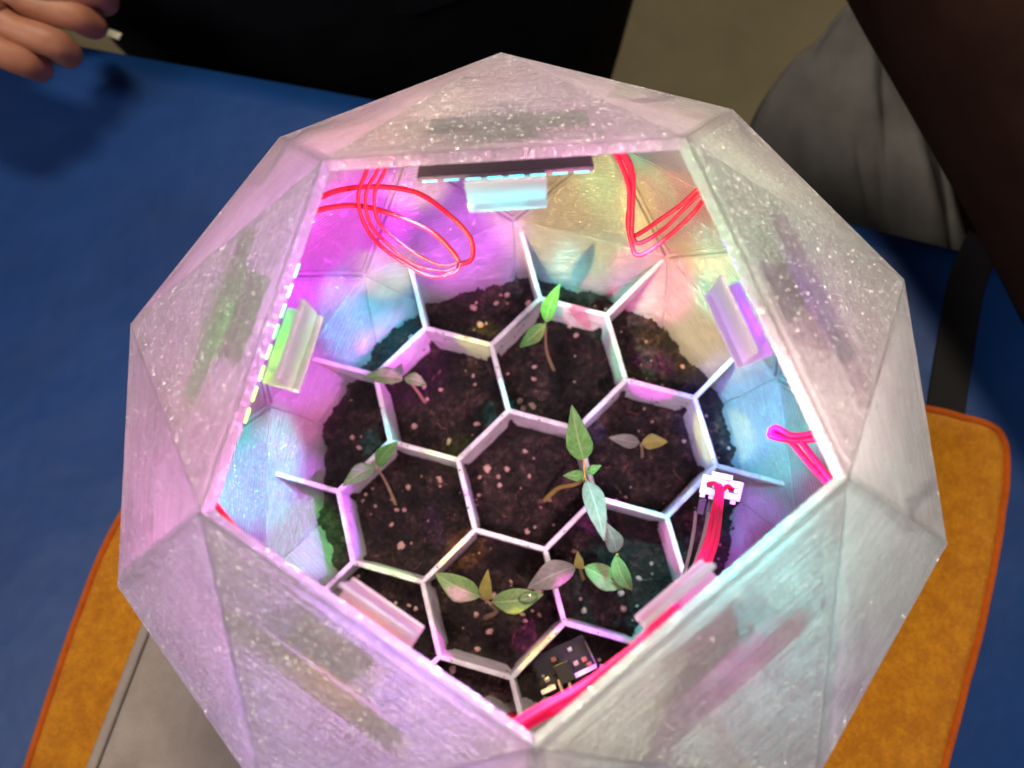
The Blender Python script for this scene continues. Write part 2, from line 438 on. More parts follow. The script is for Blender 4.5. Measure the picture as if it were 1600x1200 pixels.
def lumps(name, spots, mat, label, cat, sub=1, squash=.75):
    bm = bmesh.new()
    for p, r in spots:
        m = Matrix.Translation(p) @ Matrix.Rotation(random.random() * 6.28, 4, Vector((random.random(), random.random(), random.random())).normalized()) @ Matrix.Diagonal((r * random.uniform(.7, 1.3), r * random.uniform(.7, 1.2), r * squash, 1))
        res = bmesh.ops.create_icosphere(bm, subdivisions=sub, radius=1, matrix=m)
        for v in res['verts']: v.co += Vector([random.uniform(-.16, .16) * r for _ in range(3)])
    return link(name, from_bm(bm, name, True), mat, kind='stuff', label=label, cat=cat)
def rnd_soil(rmax=.72):
    while True:
        x, y = random.uniform(-1, 1) * rmax * S, random.uniform(-1, 1) * rmax * S
        z = soil_h(x, y)
        if inside(Vector((x, y, z)), .003): return Vector((x, y, z))
def near_wall(p):
    q = Vector((p.x, p.y, 0)) - HC
    d = min((q - c).length for c in hexc); return HS * .82 < d < HS * 1.05
sp = []
while len(sp) < 170:
    p = rnd_soil()
    if near_wall(p): continue
    r = random.choice([.0005, .0006, .0008, .0010, .0012, .0014, .0017, .0021]); sp.append((p + Vector((0, 0, r * .3)), r))
M_PERL = plain('perlite', (.55, .33, .28), .8, .2, .35, scale=900, bump=.6, bscale=2500)
lumps('perlite_grains', sp, M_PERL, 'pale perlite grains scattered through the dark soil', 'perlite', 2)
sp = []
while len(sp) < 4200:
    p = rnd_soil(.76)
    r = random.uniform(.0003, .0012) * random.choice((1, 1, 1.3, 1.8)); sp.append((p + Vector((0, 0, r * .35)), r))
lumps('soil_crumbs', sp, M_SOIL, 'small dark crumbs of bark and soil lying over the soil surface', 'soil crumbs', 1)
# crumbs lying on the divider's top edges
sp = []; el = sorted(edges)
for _ in range(190):
    a, b = random.choice(el); f = random.random(); p = nodes[a].lerp(nodes[b], f) + HC
    if noise.noise(p * 60) < -.05: continue
    r = random.uniform(.00018, .00055)
    sp.append((Vector((p.x + random.uniform(-.0008, .0008), p.y + random.uniform(-.0008, .0008), ZH + .0001)), r))
for _ in range(330):        # and sticking to the wall faces
    a, b = random.choice(el); f = random.random(); p = nodes[a].lerp(nodes[b], f) + HC; e_ = (nodes[b] - nodes[a]).normalized()
    r = random.uniform(.0002, .0007); sgn = random.choice((-1, 1))
    sp.append((Vector((p.x - e_.y * sgn * WT * .52, p.y + e_.x * sgn * WT * .52, ZH - abs(random.gauss(0, 1)) * -.0 - (1 - random.random() ** 1.8) * .034 + .0)), r))
lumps('spilled_crumbs', sp, M_SOIL, 'tiny black soil specks spilled on and clinging to the honeycomb walls', 'soil crumbs', 1)
# thin root fibres
bm = bmesh.new()
for _ in range(70):
    p = rnd_soil(.66); a = random.uniform(0, 6.28); L = random.uniform(.003, .010); pts = []
    for k in range(5):
        a += random.uniform(-.6, .6); p = p + Vector((math.cos(a), math.sin(a), 0)) * (L / 5)
        pts.append(Vector((p.x, p.y, soil_h(p.x, p.y) + .0005 + .0004 * random.random())))
    tube(bm, pts, random.uniform(.00009, .0002), 5)
link('root_fibres', from_bm(bm, 'root_fibres', True), plain('root_fibre', (.25, .09, .05), .7, .3, .3), kind='stuff',
     label='fine reddish brown root fibres in the potting soil', cat='fibres')

# ------------------------------------------------------------------ seedlings
def leaf_mesh(base, tip, width, up=Vector((0, 0, 1)), droop=.12, fold=.25, point=1.0, widest=.42, twist=0.0):
    ax = tip - base; L = ax.length; ax.normalize(); s = ax.cross(up).normalized(); u = s.cross(ax).normalized()
    if twist: q = Matrix.Rotation(twist, 3, ax); s = q @ s; u = q @ u
    nu, nv = 11, 30; seed = random.uniform(0, 6); vs = []; uvs = []; fs = []
    for side in (0, 1):
        for j in range(nv + 1):
            t = j / nv
            wd = math.sin(math.pi * t ** (math.log(.5) / math.log(widest))) ** .85 if 0 < t < 1 else 0.0
            if t > widest: wd = wd * (1 - (t - widest) * .25 * point)
            wd = max(wd, .05 if t == 0 else .012) * width / 2
            for i in range(nu):
                f = i / (nu - 1) * 2 - 1
                h = abs(f) * wd * fold + math.sin(math.pi * t) * droop * L - .07 * L * t * t + .00022 * math.sin(t * 15 + f * 3 + seed) * abs(f) ** 1.5 * min(1, 4 * t * (1 - t) * 1.5) + .00012 * math.sin(t * 44 - abs(f) * 24)
                vs.append(base + ax * (L * t) + s * (f * wd * (1 + .05 * math.sin(t * 9 + seed + (2 if f > 0 else 0))) + .04 * L * math.sin(math.pi * t) * math.sin(seed)) + u * (h - side * .00022)); uvs.append((i / (nu - 1), t))
    st = (nv + 1) * nu
    for j in range(nv):
        for i in range(nu - 1):
            k = j * nu + i; fs.append((k, k + 1, k + nu + 1, k + nu)); fs.append((st + k + nu, st + k + nu + 1, st + k + 1, st + k))
    for j in range(nv):
        for i in (0, nu - 1):
            k = j * nu + i; f = (k, k + nu, st + k + nu, st + k); fs.append(f if i == 0 else f[::-1])
    me = mesh('leaf', vs, fs, True); ul = me.uv_layers.new(name='UVMap')
    for lp in me.loops: ul.data[lp.index].uv = uvs[lp.vertex_index]
    return me
def seedling(label, stem_px, leaves, stem_mat=None, r=.0006, buds=()):
    """stem_px: [(px,py,z)...] root first; leaves: (base px,py,z, tip px,py,z, width m, mat, droop)"""
    root = at(*stem_px[0]); root.z = soil_h(root.x, root.y) - .001
    t = thing('seedling', label, 'seedling', root, 'seedlings sprouting in the honeycomb cells')
    pts = [root] + [at(*q) for q in stem_px[1:]]
    tube_obj('stem', [p - root for p in pts], [r * 1.6, r * 1.2, r], stem_mat or M_STEM, t)
    for q in leaves:
        b = at(*q[0:3]) - root; e = at(*q[3:6]) - root
        me = leaf_mesh(b, e, q[6], droop=q[8] if len(q) > 8 else .10, widest=q[9] if len(q) > 9 else .42, twist=q[10] if len(q) > 10 else 0)
        link('leaf', me, M_LEAF[q[7]], t)
    for q in buds:      # petioles
        tube_obj('petiole', [at(*p) - root for p in q], r * .7, stem_mat or M_STEM, t, n=6)
    return t
zl = -.060
seedling('small two-leaved seedling at the far left cell, its left leaf over the cell wall',
         [(663, 627, -.1), (648, 606, -.085), (634, 593, -.072)],
         [(630, 592, -.070, 567, 589, -.064, .0085, 0, .1), (632, 590, -.070, 667, 602, -.071, .0068, 0, .16)])
seedling('seedling at the far end of the honeycomb with a long stem and one upright leaf',
         [(866, 580, -.1), (854, 548, -.085), (852, 505, -.052)],
         [(853, 503, -.050, 874, 445, -.030, .0078, 0, .06), (852, 507, -.051, 811, 543, -.056, .0082, 0, .08)])
seedling('seedling in the left cell with two glossy green leaves on a slanting stem',
         [(617, 788, -.1), (604, 755, -.086), (588, 729, -.064)],
         [(586, 729, -.063, 535, 759, -.058, .0088, 0, .12), (590, 728, -.063, 620, 690, -.055, .0078, 0, .10)])
seedling('short seedling in the right cell with one purple-lit greyish and one lime green leaf',
         [(1006, 714, -.1), (1003, 702, -.094), (1001, 693, -.088)],
         [(999, 692, -.087, 952, 683, -.082, .0075, 2, .10), (1003, 693, -.087, 1043, 690, -.083, .0080, 3, .06)])
seedling('tallest seedling, leaning out of the centre cell with long pointed leaves and tiny new ones',
         [(850, 782, -.1), (872, 763, -.082), (898, 757, -.060), (914, 748, -.040)],
         [(912, 718, -.032, 895, 636, -.012, .0115, 0, .05, .38), (917, 752, -.036, 944, 843, -.026, .0100, 2, .06, .4),
          (912, 742, -.037, 881, 743, -.033, .0052, 0, .08), (916, 738, -.037, 939, 727, -.033, .0042, 0, .08)],
         M_STEMY, .0008, [((914, 748, -.040), (913, 734, -.037), (912, 716, -.032)), ((914, 748, -.040), (916, 751, -.038), (918, 756, -.036))])
seedling('seedling in the lower right cell with two wide drooping leaves and a yellow bud between',
         [(912, 905, -.1), (908, 895, -.075), (906, 886, -.058)],
         [(899, 885, -.056, 824, 920, -.054, .0125, 2, .16, .45), (914, 886, -.056, 982, 918, -.060, .0115, 1, .14, .42),
          (906, 888, -.057, 903, 863, -.048, .0048, 3, .02, .35)], M_STEMY, .0007,
         [((906, 886, -.058), (902, 885, -.057), (898, 885, -.056)), ((906, 886, -.058), (910, 887, -.057), (915, 886, -.056))])
seedling('seedling with a folded bluish leaf hanging beside the drooping one in the lower right cell',
         [(985, 905, -.1), (975, 890, -.078), (964, 866, -.050)],
         [(963, 862, -.049, 944, 815, -.040, .0085, 2, .08, .35), (962, 868, -.050, 986, 925, -.056, .0095, 1, .12, .45, .5)], M_STEMY, .0006)
drop = seedling('seedling in the bottom cell with a water drop on its right leaf',
         [(757, 966, -.1), (776, 956, -.080), (766, 943, -.060)],
         [(750, 932, -.056, 680, 896, -.052, .0120, 1, .08, .45), (770, 940, -.056, 848, 929, -.050, .0115, 1, .10, .45),
          (761, 938, -.057, 762, 893, -.044, .0062, 3, .02, .38)], M_STEM, .0008,
         [((766, 943, -.060), (758, 937, -.058), (748, 931, -.056)), ((766, 943, -.060), (769, 941, -.058), (772, 940, -.056))])
q = NT('clear_water'); tp = q.n('ShaderNodeBsdfTransparent'); tp.inputs[0].default_value = (.93, .97, .93, 1); gl = q.n('ShaderNodeBsdfGlossy'); gl.inputs['Roughness'].default_value = .04
fr = q.n('ShaderNodeFresnel'); fr.inputs['IOR'].default_value = 1.45; mx = q.n('ShaderNodeMixShader'); q.l(q.math('ADD', fr.outputs[0], .08), mx.inputs[0]); q.l(tp.outputs[0], mx.inputs[1]); q.l(gl.outputs[0], mx.inputs[2]); q.l(mx.outputs[0], q.o.inputs['Surface'])
bm = bmesh.new(); c = at(825, 934, -.0505)
bmesh.ops.create_icosphere(bm, subdivisions=3, radius=1, matrix=Matrix.Translation(c) @ Matrix.Rotation(.1, 4, 'Z') @ Matrix.Diagonal((.0046, .0030, .0017, 1)))
link('water_drop', from_bm(bm, 'water_drop', True), q.m, label='clear water drop sitting on the tip half of a bottom seedling leaf', cat='water drop')

# ------------------------------------------------------------------ LED sticks under the rim, their clips, light and added spots
def hue_rgb(h, sat=1.0): return colorsys.hsv_to_rgb((h % 360) / 360, sat, 1.0)
names = {0: ('far', 'cyan'), 1: ('right', 'violet'), 2: ('lower right', 'magenta'), 3: ('lower left', 'orange'), 4: ('left', 'green')}
huerange = {0: (195, 172), 1: (245, 285), 2: (300, 325), 3: (-8, 30), 4: (62, 165)}   # from P[i] end to P[i+1] end
LEDS = []
UPZ = Vector((0, 0, 1))
for i in range(5):
    j = (i + 1) % 5
    a, b = P[i] * TH, P[j] * TH; mid = (a + b) / 2; e = (b - a).normalized()
    inw = Vector((-mid.x, -mid.y, 0)).normalized()
    n = (b - a).cross(Mv[i] * TH - a).normalized(); n = -n if n.dot(mid) > 0 else n      # into the globe, the way the LEDs face
    v = e.cross(n).normalized(); v = v if v.z > 0 else -v                                 # up the panel towards the rim
    c = mid + n * .0036 - v * (.0088 if i == 0 else .0158)
    side, hue_name = names[i]
    st = thing('led_stick', 'LED stick glowing %s under the %s edge of the opening' % (hue_name, side), 'LED strip', c, 'LED sticks under the opening rim')
    bm = bmesh.new(); obox(bm, Vector((0, 0, 0)), e, v, n, .0255, .0050 if i == 0 else .0030, .0008, .0003)
    link('circuit_board', from_bm(bm, 'circuit_board'), M_PCB, st)
    h0, h1 = huerange[i]
    for k in range(8):
        f = (k + .5) / 8; h = h0 + (h1 - h0) * f; col = hue_rgb(h)
        p = e * ((f - .5) * .0505) + n * .0013 + v * .0012
        bm = bmesh.new(); obox(bm, p, e, v, n, .0021, .0021, .0005, .0002)
        ledm = emit('led_glow', tuple(.10 + .90 * x for x in col), 7)
        link('led', from_bm(bm, 'led'), ledm, st)
        LEDS.append((i, k, h % 360, c + p + n * .0015, n))
    # clip: a thin plate hanging from the rim in front of the middle LEDs, with a foot turned under them
    zc = UPZ * -.0008 + inw * .0012
    cp = thing('led_clip', 'frosted plastic clip over the %s LED stick at the %s edge of the opening' % (hue_name, side), 'clip', c, 'clips holding the LED sticks')
    H = .0165 if i not in (2, 3) else .0125
    oi = (0, -.0014, -.0024, -.0024, -.0014)[i]
    bm = bmesh.new(); obox(bm, mid - c + inw * (.0034 + oi) - UPZ * (H / 2 - .0012), e, inw, UPZ, .0117, .0007, H / 2 - .0018, .0005)
    link('clip_plate', from_bm(bm, 'clip_plate'), M_CLIP, cp)
    bm = bmesh.new(); obox(bm, mid - c + inw * (-.0004 + oi) - UPZ * (H - .0003), e, inw, UPZ, .0117, .0056, .0006, .0004)
    link('clip_foot', from_bm(bm, 'clip_foot'), M_CLIP, cp)
    for k in (3, 4):        # the LEDs behind the plate light it from inside
        l = bpy.data.lights.new('led_helper_lamp', 'POINT'); h = h0 + (h1 - h0) * (k + .5) / 8
        l.energy = .008; l.color = hue_rgb(24 if i == 3 else h, .97); l.shadow_soft_size = .0016
        o = bpy.data.objects.new('led_helper_lamp', l); COL.objects.link(o); o.location = LEDS[-8 + k][3] + n * .0015 - UPZ * .0062

def near_hit(px_, py_):
    """where the sight line enters the globe's outer skin"""
    d = (at(px_, py_, 0) - CAM_P).normalized(); t0 = -1e9
    for n_, k_ in inner_planes:
        dn = n_.dot(d)
        if dn < 0: t0 = max(t0, (k_ - n_.dot(CAM_P)) / dn)
    return CAM_P + d * t0
def far_hit(px_, py_):
    d = (at(px_, py_, 0) - CAM_P).normalized(); t0 = 1e9
    for n_, k_ in inner_planes:
        dn = n_.dot(d)
        if dn > 0: t0 = min(t0, (k_ - n_.dot(CAM_P)) / dn)
    return CAM_P + d * t0
used = {}
def led_helper_spot(target, hue, sat, cone, flux, blend=.6, raw=False, soft=None):
    """shine one of the sticks' LEDs at a point: the LED that faces it, is nearest in hue and not behind a clip"""
    best = None
    for i, k, h, p, n in LEDS:
        if k in (2, 3, 4, 5): continue
        d = target - p; dist = d.length; cosn = n.dot(d) / dist
        if cosn < .12: continue
        dh = abs((h - hue + 180) % 360 - 180) / 180
        sc = -cosn * .9 + dh * .9 + used.get((i, k), 0) * .16
        if best is None or sc < best[0]: best = (sc, i, k, p, n, dist)
    if best is None: return
    _, i, k, p, n, dist = best; used[(i, k)] = used.get((i, k), 0) + 1
    l = bpy.data.lights.new('led_helper_lamp', 'SPOT'); l.color = hue_rgb(hue, sat if raw else min(1, .78 + .22 * sat)); l.spot_size = R(cone * .75); l.spot_blend = blend
    l.energy = flux * (dist / .15) ** 2; l.shadow_soft_size = soft or (.0016 if blend < .85 else .005)
    o = bpy.data.objects.new('led_helper_lamp', l); COL.objects.link(o); o.location = p + n * .0012
    o.rotation_euler = (target - p).to_track_quat('-Z', 'Y').to_euler()
FW = 1.55; FU = 3.0; FC = 1.25
for px_, py_, hue, sat, cone, k in (      # added spots that throw colours on the inside of the lower wall
        (525, 370, 305, 1, 34, 1.9), (575, 490, 195, 1, 30, 1.8), (648, 290, 50, .7, 14, 1.0), (700, 325, 275, .6, 36, 1.0), (600, 420, 40, .7, 14, .9),
        (740, 390, 300, .5, 22, .7), (890, 320, 40, .1, 36, 1.1), (985, 300, 130, .2, 26, 1.0), (1075, 345, 15, .65, 28, 1.2), (1130, 425, 158, 1, 22, 1.5),
        (940, 440, 165, .65, 26, .8), (850, 410, 205, .5, 20, .6), (1020, 440, 335, .6, 18, 1.0), (1100, 480, 45, .3, 30, .8), (1150, 640, 235, .75, 30, .9),
        (1225, 630, 180, .7, 34, 1.1), (1190, 760, 215, .6, 26, .9), (1150, 830, 275, .65, 24, .9), (380, 700, 178, 1, 30, 1.8), (425, 810, 280, .6, 30, 1.2),
        (475, 840, 125, .9, 20, 1.1), (480, 520, 265, .6, 30, 1.0), (455, 620, 330, .5, 22, .8), (620, 560, 300, .5, 20, .6), (1000, 950, 175, .5, 26, .6)):
    led_helper_spot(far_hit(px_, py_), hue, sat, cone * .85, FW * k, .5, False, .0035)
for px_, py_, hue, sat, cone, k in (      # added spill spots, tinting the upper panels from within
        (600, 1080, 255, .6, 34, 1.0), (450, 950, 285, .35, 50, .8), (700, 1180, 330, .35, 40, .8), (1180, 930, 178, .7, 30, 1.3), (1290, 860, 150, .25, 44, .7),
        (1120, 1060, 340, .4, 36, .8), (960, 1120, 90, .3, 36, .8), (1280, 1090, 310, .4, 30, .8), (270, 720, 330, .55, 50, 1.1), (330, 560, 45, .45, 36, .9), (430, 420, 275, .5, 40, 1.0),
        (600, 215, 15, .5, 36, 1.1), (780, 160, 50, .2, 36, .7), (930, 190, 330, .4, 36, .9), (1160, 330, 110, .35, 40, .9), (1260, 480, 260, .25, 40, .8),
        (1260, 610, 350, .4, 36, 1.0), (1380, 700, 60, .15, 44, .8), (460, 240, 340, .4, 40, .9), (230, 860, 320, .45, 40, 1.0), (1120, 200, 50, .3, 40, .9)):
    led_helper_spot(near_hit(px_, py_), hue, min(1, sat * 1.5), cone * 1.25, FU * k, 1.0, True)
for px_, py_, hue, sat, k in ((300, 650, 328, .42, 2.0), (330, 980, 290, .40, 1.6), (620, 180, 345, .35, 1.8), (950, 170, 335, .25, 1.2), (1300, 520, 10, .16, 1.6), (1380, 760, 150, .15, 1.2),
                              (560, 1060, 262, .42, 2.0), (1200, 960, 165, .40, 2.2), (1010, 1150, 320, .2, 1.4), (370, 380, 300, .35, 1.8)):
    led_helper_spot(near_hit(px_, py_), hue, min(1, sat * 1.7), 75, FU * k * .20, 1.0, True, .014)       # added broad fill spots, lifting the upper panels
for px_, py_, hue, sat, cone, k in (      # added narrow spots, laying slivers of colour on the honeycomb
        (788, 615, 178, .8, 7, 1.2), (603, 665, 180, .8, 8, 1.2), (625, 570, 300, .75, 8, 1.2), (735, 535, 70, .6, 8, 1.0), (1020, 610, 305, .8, 9, 1.5), (955, 790, 300, .8, 7, 1.5),
        (872, 950, 310, .8, 8, 1.5), (675, 1000, 305, .7, 9, 1.3), (705, 865, 30, .7, 8, 1.2), (610, 895, 110, .5, 9, 1.0), (545, 830, 250, .6, 9, 1.0), (845, 1020, 35, .6, 10, 1.1),
        (935, 985, 270, .7, 10, 1.3), (1050, 860, 330, .65, 10, 1.1), (1060, 790, 220, .6, 8, 1.0), (900, 500, 350, .5, 10, 1.1), (960, 560, 140, .5, 8, 1.0), (1100, 680, 70, .4, 9, .9),
        (940, 650, 235, .6, 7, 1.2), (735, 780, 260, .5, 8, .8), (690, 700, 90, .3, 8, .8)):
    led_helper_spot(at(px_, py_, ZH), hue, sat, cone, FC * k, .35)
for px_, py_, hue, sat, cone, k in ((760, 620, 335, .4, 60, 1.0), (900, 780, 320, .4, 60, 1.0), (680, 860, 20, .25, 60, .6), (1000, 640, 290, .25, 60, .6), (840, 560, 180, .2, 60, .5), (620, 700, 60, .2, 60, .5)):  # added wide fill spots that brighten soil and leaves
    led_helper_spot(at(px_, py_, SOIL_IN), hue, sat, cone, .42 * k, 1.0, True)
for px_, py_, z_ in ((1118, 830, .02), (1075, 920, .1), (900, 1085, .115)):  # added magenta spots to make the wire bundle brighter
    led_helper_spot(at(px_, py_, z_), 328, .85, 16, 1.6, .8, True)

# ------------------------------------------------------------------ wires
def wire(label, pts, r, mat, group='red wires inside the globe'):
    P3 = [at(*p) for p in pts]; o = P3[0]
    me_pts = [p - o for p in P3]
    me_pts = [me_pts[0]] + [p + Vector((random.uniform(-1, 1), random.uniform(-1, 1), random.uniform(-1, 1))) * .0005 for p in me_pts[1:-1]] + [me_pts[-1]]
    ob = tube_obj('wire', me_pts, r, mat, None, n=12, seg=10, label=label, cat='wire', group=group)
    ob.location = o; return ob
zt = .085
wire('upper red wire sweeping from the left rim in a wide loop', [(470, 330, .095), (520, 303, .085), (580, 293, .075), (650, 301, .070), (702, 334, .066), (734, 374, .064), (736, 402, .064), (716, 414, .066)], .00092, M_RED)
wire('lower red wire sweeping from the left rim into the loop', [(470, 345, .095), (500, 329, .088), (560, 324, .080), (620, 337, .074), (672, 360, .070), (704, 388, .067), (716, 410, .066), (710, 426, .066), (692, 432, .067)], .00092, M_RED)
wire('outermost of the thin red wires hanging from the far rim at left', [(585, 235, .105), (572, 270, .095), (561, 305, .086), (566, 345, .078), (590, 378, .072), (635, 412, .068), (680, 431, .067), (708, 424, .067)], .00070, M_RED)
wire('middle of the thin red wires hanging from the far rim at left', [(602, 235, .105), (588, 268, .095), (573, 305, .087), (576, 345, .079), (604, 380, .073), (648, 411, .069), (688, 424, .068), (712, 418, .068)], .00062, M_RED)
wire('innermost of the thin red wires hanging from the far rim at left', [(615, 235, .105), (600, 266, .095), (587, 303, .087), (592, 345, .079), (618, 375, .073), (655, 400, .070), (690, 415, .069), (714, 411, .068)], .00062, M_RED)
wire('first red wire dropping from the far rim and bending right', [(955, 228, .105), (970, 255, .095), (983, 292, .083), (985, 330, .073), (983, 362, .067), (994, 366, .066), (1030, 343, .068), (1066, 316, .074), (1095, 293, .080), (1125, 270, .09)], .00080, M_RED)
wire('second red wire dropping from the far rim and bending right', [(961, 228, .104), (977, 255, .094), (989, 292, .082), (990, 335, .072), (986, 370, .066), (999, 378, .065), (1035, 357, .067), (1070, 328, .073), (1098, 301, .079), (1130, 278, .088)], .00080, M_RED)
wire('third and longest red wire dropping from the far rim and bending right', [(966, 228, .103), (984, 257, .093), (988, 300, .080), (981, 340, .070), (984, 380, .065), (994, 397, .064), (1020, 390, .065), (1056, 362, .070), (1086, 333, .077), (1104, 312, .080), (1135, 290, .088)], .00085, M_RED)
wire('stiff pink-lit red wire looping at the right wall, upper strand', [(1330, 668, .08), (1275, 676, .072), (1240, 681, .068), (1212, 668, .066), (1203, 676, .065), (1225, 686, .064), (1250, 690, .066), (1270, 712, .074), (1302, 750, .088), (1325, 775, .1)], .00105, M_RED_LIT)
wire('stiff pink-lit red wire looping at the right wall, lower strand', [(1330, 676, .08), (1278, 684, .071), (1238, 690, .066), (1206, 680, .064), (1212, 672, .064), (1236, 690, .063), (1262, 722, .072), (1292, 756, .086), (1315, 790, .1)], .00105, M_RED_LIT)
wire('short bit of red wire showing at the left corner of the opening', [(318, 770, .10), (335, 787, .100), (350, 806, .100), (372, 830, .1)], .0007, M_RED)
for k, (dx, dz, nm) in enumerate(((0, 0, 'outer'), (-9, -.002, 'middle'), (7, -.003, 'inner'))):
    wire('%s strand of the thick pink-lit red wires from the white connector to the near rim' % nm,
         [(1118 + dx * .9 + (8 if k == 1 else 0), 757 + abs(dx) * .2, -.030), (1124 + dx * .3, 766, -.020), (1122 + dx * .8, 800, .005 + dz), (1110 + dx, 850, .05 + dz), (1082 + dx, 912, .095 + dz), (1046 + dx * .8, 957, .122 + dz),
          (1008 + dx * .6, 1000, .124 + dz), (960 + dx * .3, 1040 + dx * .5, .120 + dz), (905, 1080 + dx * .9, .115 + dz), (850, 1112 + dx, .112 + dz), (800, 1140 + dx, .112 + dz)], .00105, M_RED_LIT)
for k, dx in enumerate((0, -28)):
    wire(('grey wire beside the pink-lit bundle below the connector', 'darker grey wire furthest left below the connector')[k],
         [(1107 + dx * .7, 800, -.045), (1102 + dx * .6, 830, -.035), (1090 + dx * .55, 870, -.02), (1070 + dx * .4, 920, .0), (1040 + dx * .2, 965, .03), (1005, 1008, .055), (985, 1024, .065)],
         .00095 if k == 0 else .0008, M_GREYW, 'grey wires inside the globe')

# connector
cz = -.036; c0 = at(1127, 762, cz)
con = thing('wire_connector', 'small white plastic connector with red wires crimped into it, on a divider arm', 'connector', c0)
ex = (at(1160, 770, cz) - at(1095, 755, cz)).normalized(); ez = (CAM_P - c0).normalized(); ey = ez.cross(ex).normalized(); ex = ey.cross(ez)
px = .373 / FPX
bm = bmesh.new()
obox(bm, Vector((0, 0, 0)), ex, ey, ez, 31 * px, 15 * px, .0022, .0004)
obox(bm, ey * (16 * px) + ex * (-2 * px), ex, ey, ez, 16 * px, 6 * px, .0022, .0003)
link('housing', from_bm(bm, 'housing'), M_WHITE, con)
for xx in (-25, -12, 21):
    bm = bmesh.new(); obox(bm, ex * (xx * px) - ey * (17 * px), ex, ey, ez, 4 * px, 4 * px, .0014, .0003)
    link('latch', from_bm(bm, 'latch'), M_WHITE, con)
for xx in (-15, 18):
    bm = bmesh.new(); obox(bm, ex * (xx * px) + ez * .0022, ex, ey, ez, 6.5 * px, 4.5 * px, .0003, .0001)
    link('slot', from_bm(bm, 'slot'), M_BLACK, con)
    bm = bmesh.new(); obox(bm, ex * ((xx + 4) * px) + ez * .0026, ex, ey, ez, 2 * px, 3.4 * px, .0003, .0001)
    link('crimp', from_bm(bm, 'crimp'), M_METAL, con)
    tube_obj('wire_end', [ex * ((xx - 5) * px) + ez * .0018, ex * ((xx - 3) * px) + ez * .0045 + ey * .0006, ex * ((xx * .45 - 1) * px) + ez * .0062 + ey * .0010, ex * ((xx * .15 - 2) * px) + ez * .0060 - ey * .0030], .00095, M_RED, con)
c1 = at(1100, 790, -.044)
for k, (x_, y_) in enumerate(((1096, 791), (1110, 793))):
    cc = at(x_, y_, -.044); bm = bmesh.new(); obox(bm, Vector((0, 0, 0)), ex, ey, ez, 6 * px, 13 * px, .0013, .0003)
    o = link('wire_plug', from_bm(bm, 'wire_plug'), M_BLACK, None, label=('left black push-on plug below the white connector', 'right black push-on plug below the white connector')[k], cat='plug', group='black plugs below the connector')
    o.location = cc

# sensor board in the bottom cell
sb = at(887, 1045, -.088)
sen = thing('sensor_board', 'small dark sensor board with white edge and plug standing in the bottom right cell', 'sensor', sb)
def W(px_, py_, dz=0): return at(px_, py_, -.088 + dz) - sb
sx_ = (W(932, 1040) - W(845, 1082)).normalized(); sy_ = Vector((0, 0, 1)).cross(sx_)
bm = bmesh.new(); obox(bm, W(880, 1035, -.002), sx_, sy_, Vector((0, 0, 1)), .0150, .0085, .0008, .0003); link('board', from_bm(bm, 'board'), M_BLACK, sen)
for a_, b_ in (((846, 1083), (868, 1072)), ((895, 1058), (932, 1040))):
    bm = bmesh.new(); p_, q_ = W(*a_), W(*b_); obox(bm, (p_ + q_) / 2, sx_, sy_, Vector((0, 0, 1)), (q_ - p_).length / 2, .0011, .0012, .0005); link('edge_rail', from_bm(bm, 'edge_rail'), M_WHITE, sen)
bm = bmesh.new(); p_, q_ = W(932, 1040), W(914, 1002); obox(bm, (p_ + q_) / 2, (q_ - p_).normalized(), sx_, Vector((0, 0, 1)), (q_ - p_).length / 2, .0004, .0008, .0003); link('side_rail', from_bm(bm, 'side_rail'), M_GREYW, sen)
bm = bmesh.new(); obox(bm, W(882, 1050, .003), sx_, sy_, Vector((0, 0, 1)), .0040, .0050, .0026, .0005); link('plug', from_bm(bm, 'plug'), M_BLACK, sen)
for x_, y_ in ((855, 1062), (860, 1074), (900, 1036), (913, 1030), (921, 1038), (890, 1015), (865, 1030)):
    bm = bmesh.new(); obox(bm, W(x_, y_, .0), sx_, sy_, Vector((0, 0, 1)), .0013, .0011, .0009, .0004)
    link('solder_part', from_bm(bm, 'solder_part'), random.choice([M_METAL, M_GREYW, plain('copper_part', (.45, .18, .10), .4, .5, .2)]), sen)
for k, (x0, x1) in enumerate(((873, 884), (888, 899))):
    tube_obj('lead', [W(x0, 1062, .003), W(x0 + 4, 1075, .004), W(x1, 1092, .002)], .0008, M_GREYW, sen)
bm = bmesh.new(); c = at(797, 1121, -.086); obox(bm, Vector((0, 0, 0)), Vector((1, .2, 0)).normalized(), Vector((-.2, 1, 0)).normalized(), Vector((0, 0, 1)), .0030, .0020, .002, .0006)
o = link('red_bead', from_bm(bm, 'red_bead', True), M_RED, None, label='small red plastic bit on the soil at the near corner', cat='plastic bit'); o.location = c
# beads of light-catching resin along the lower left LED stick

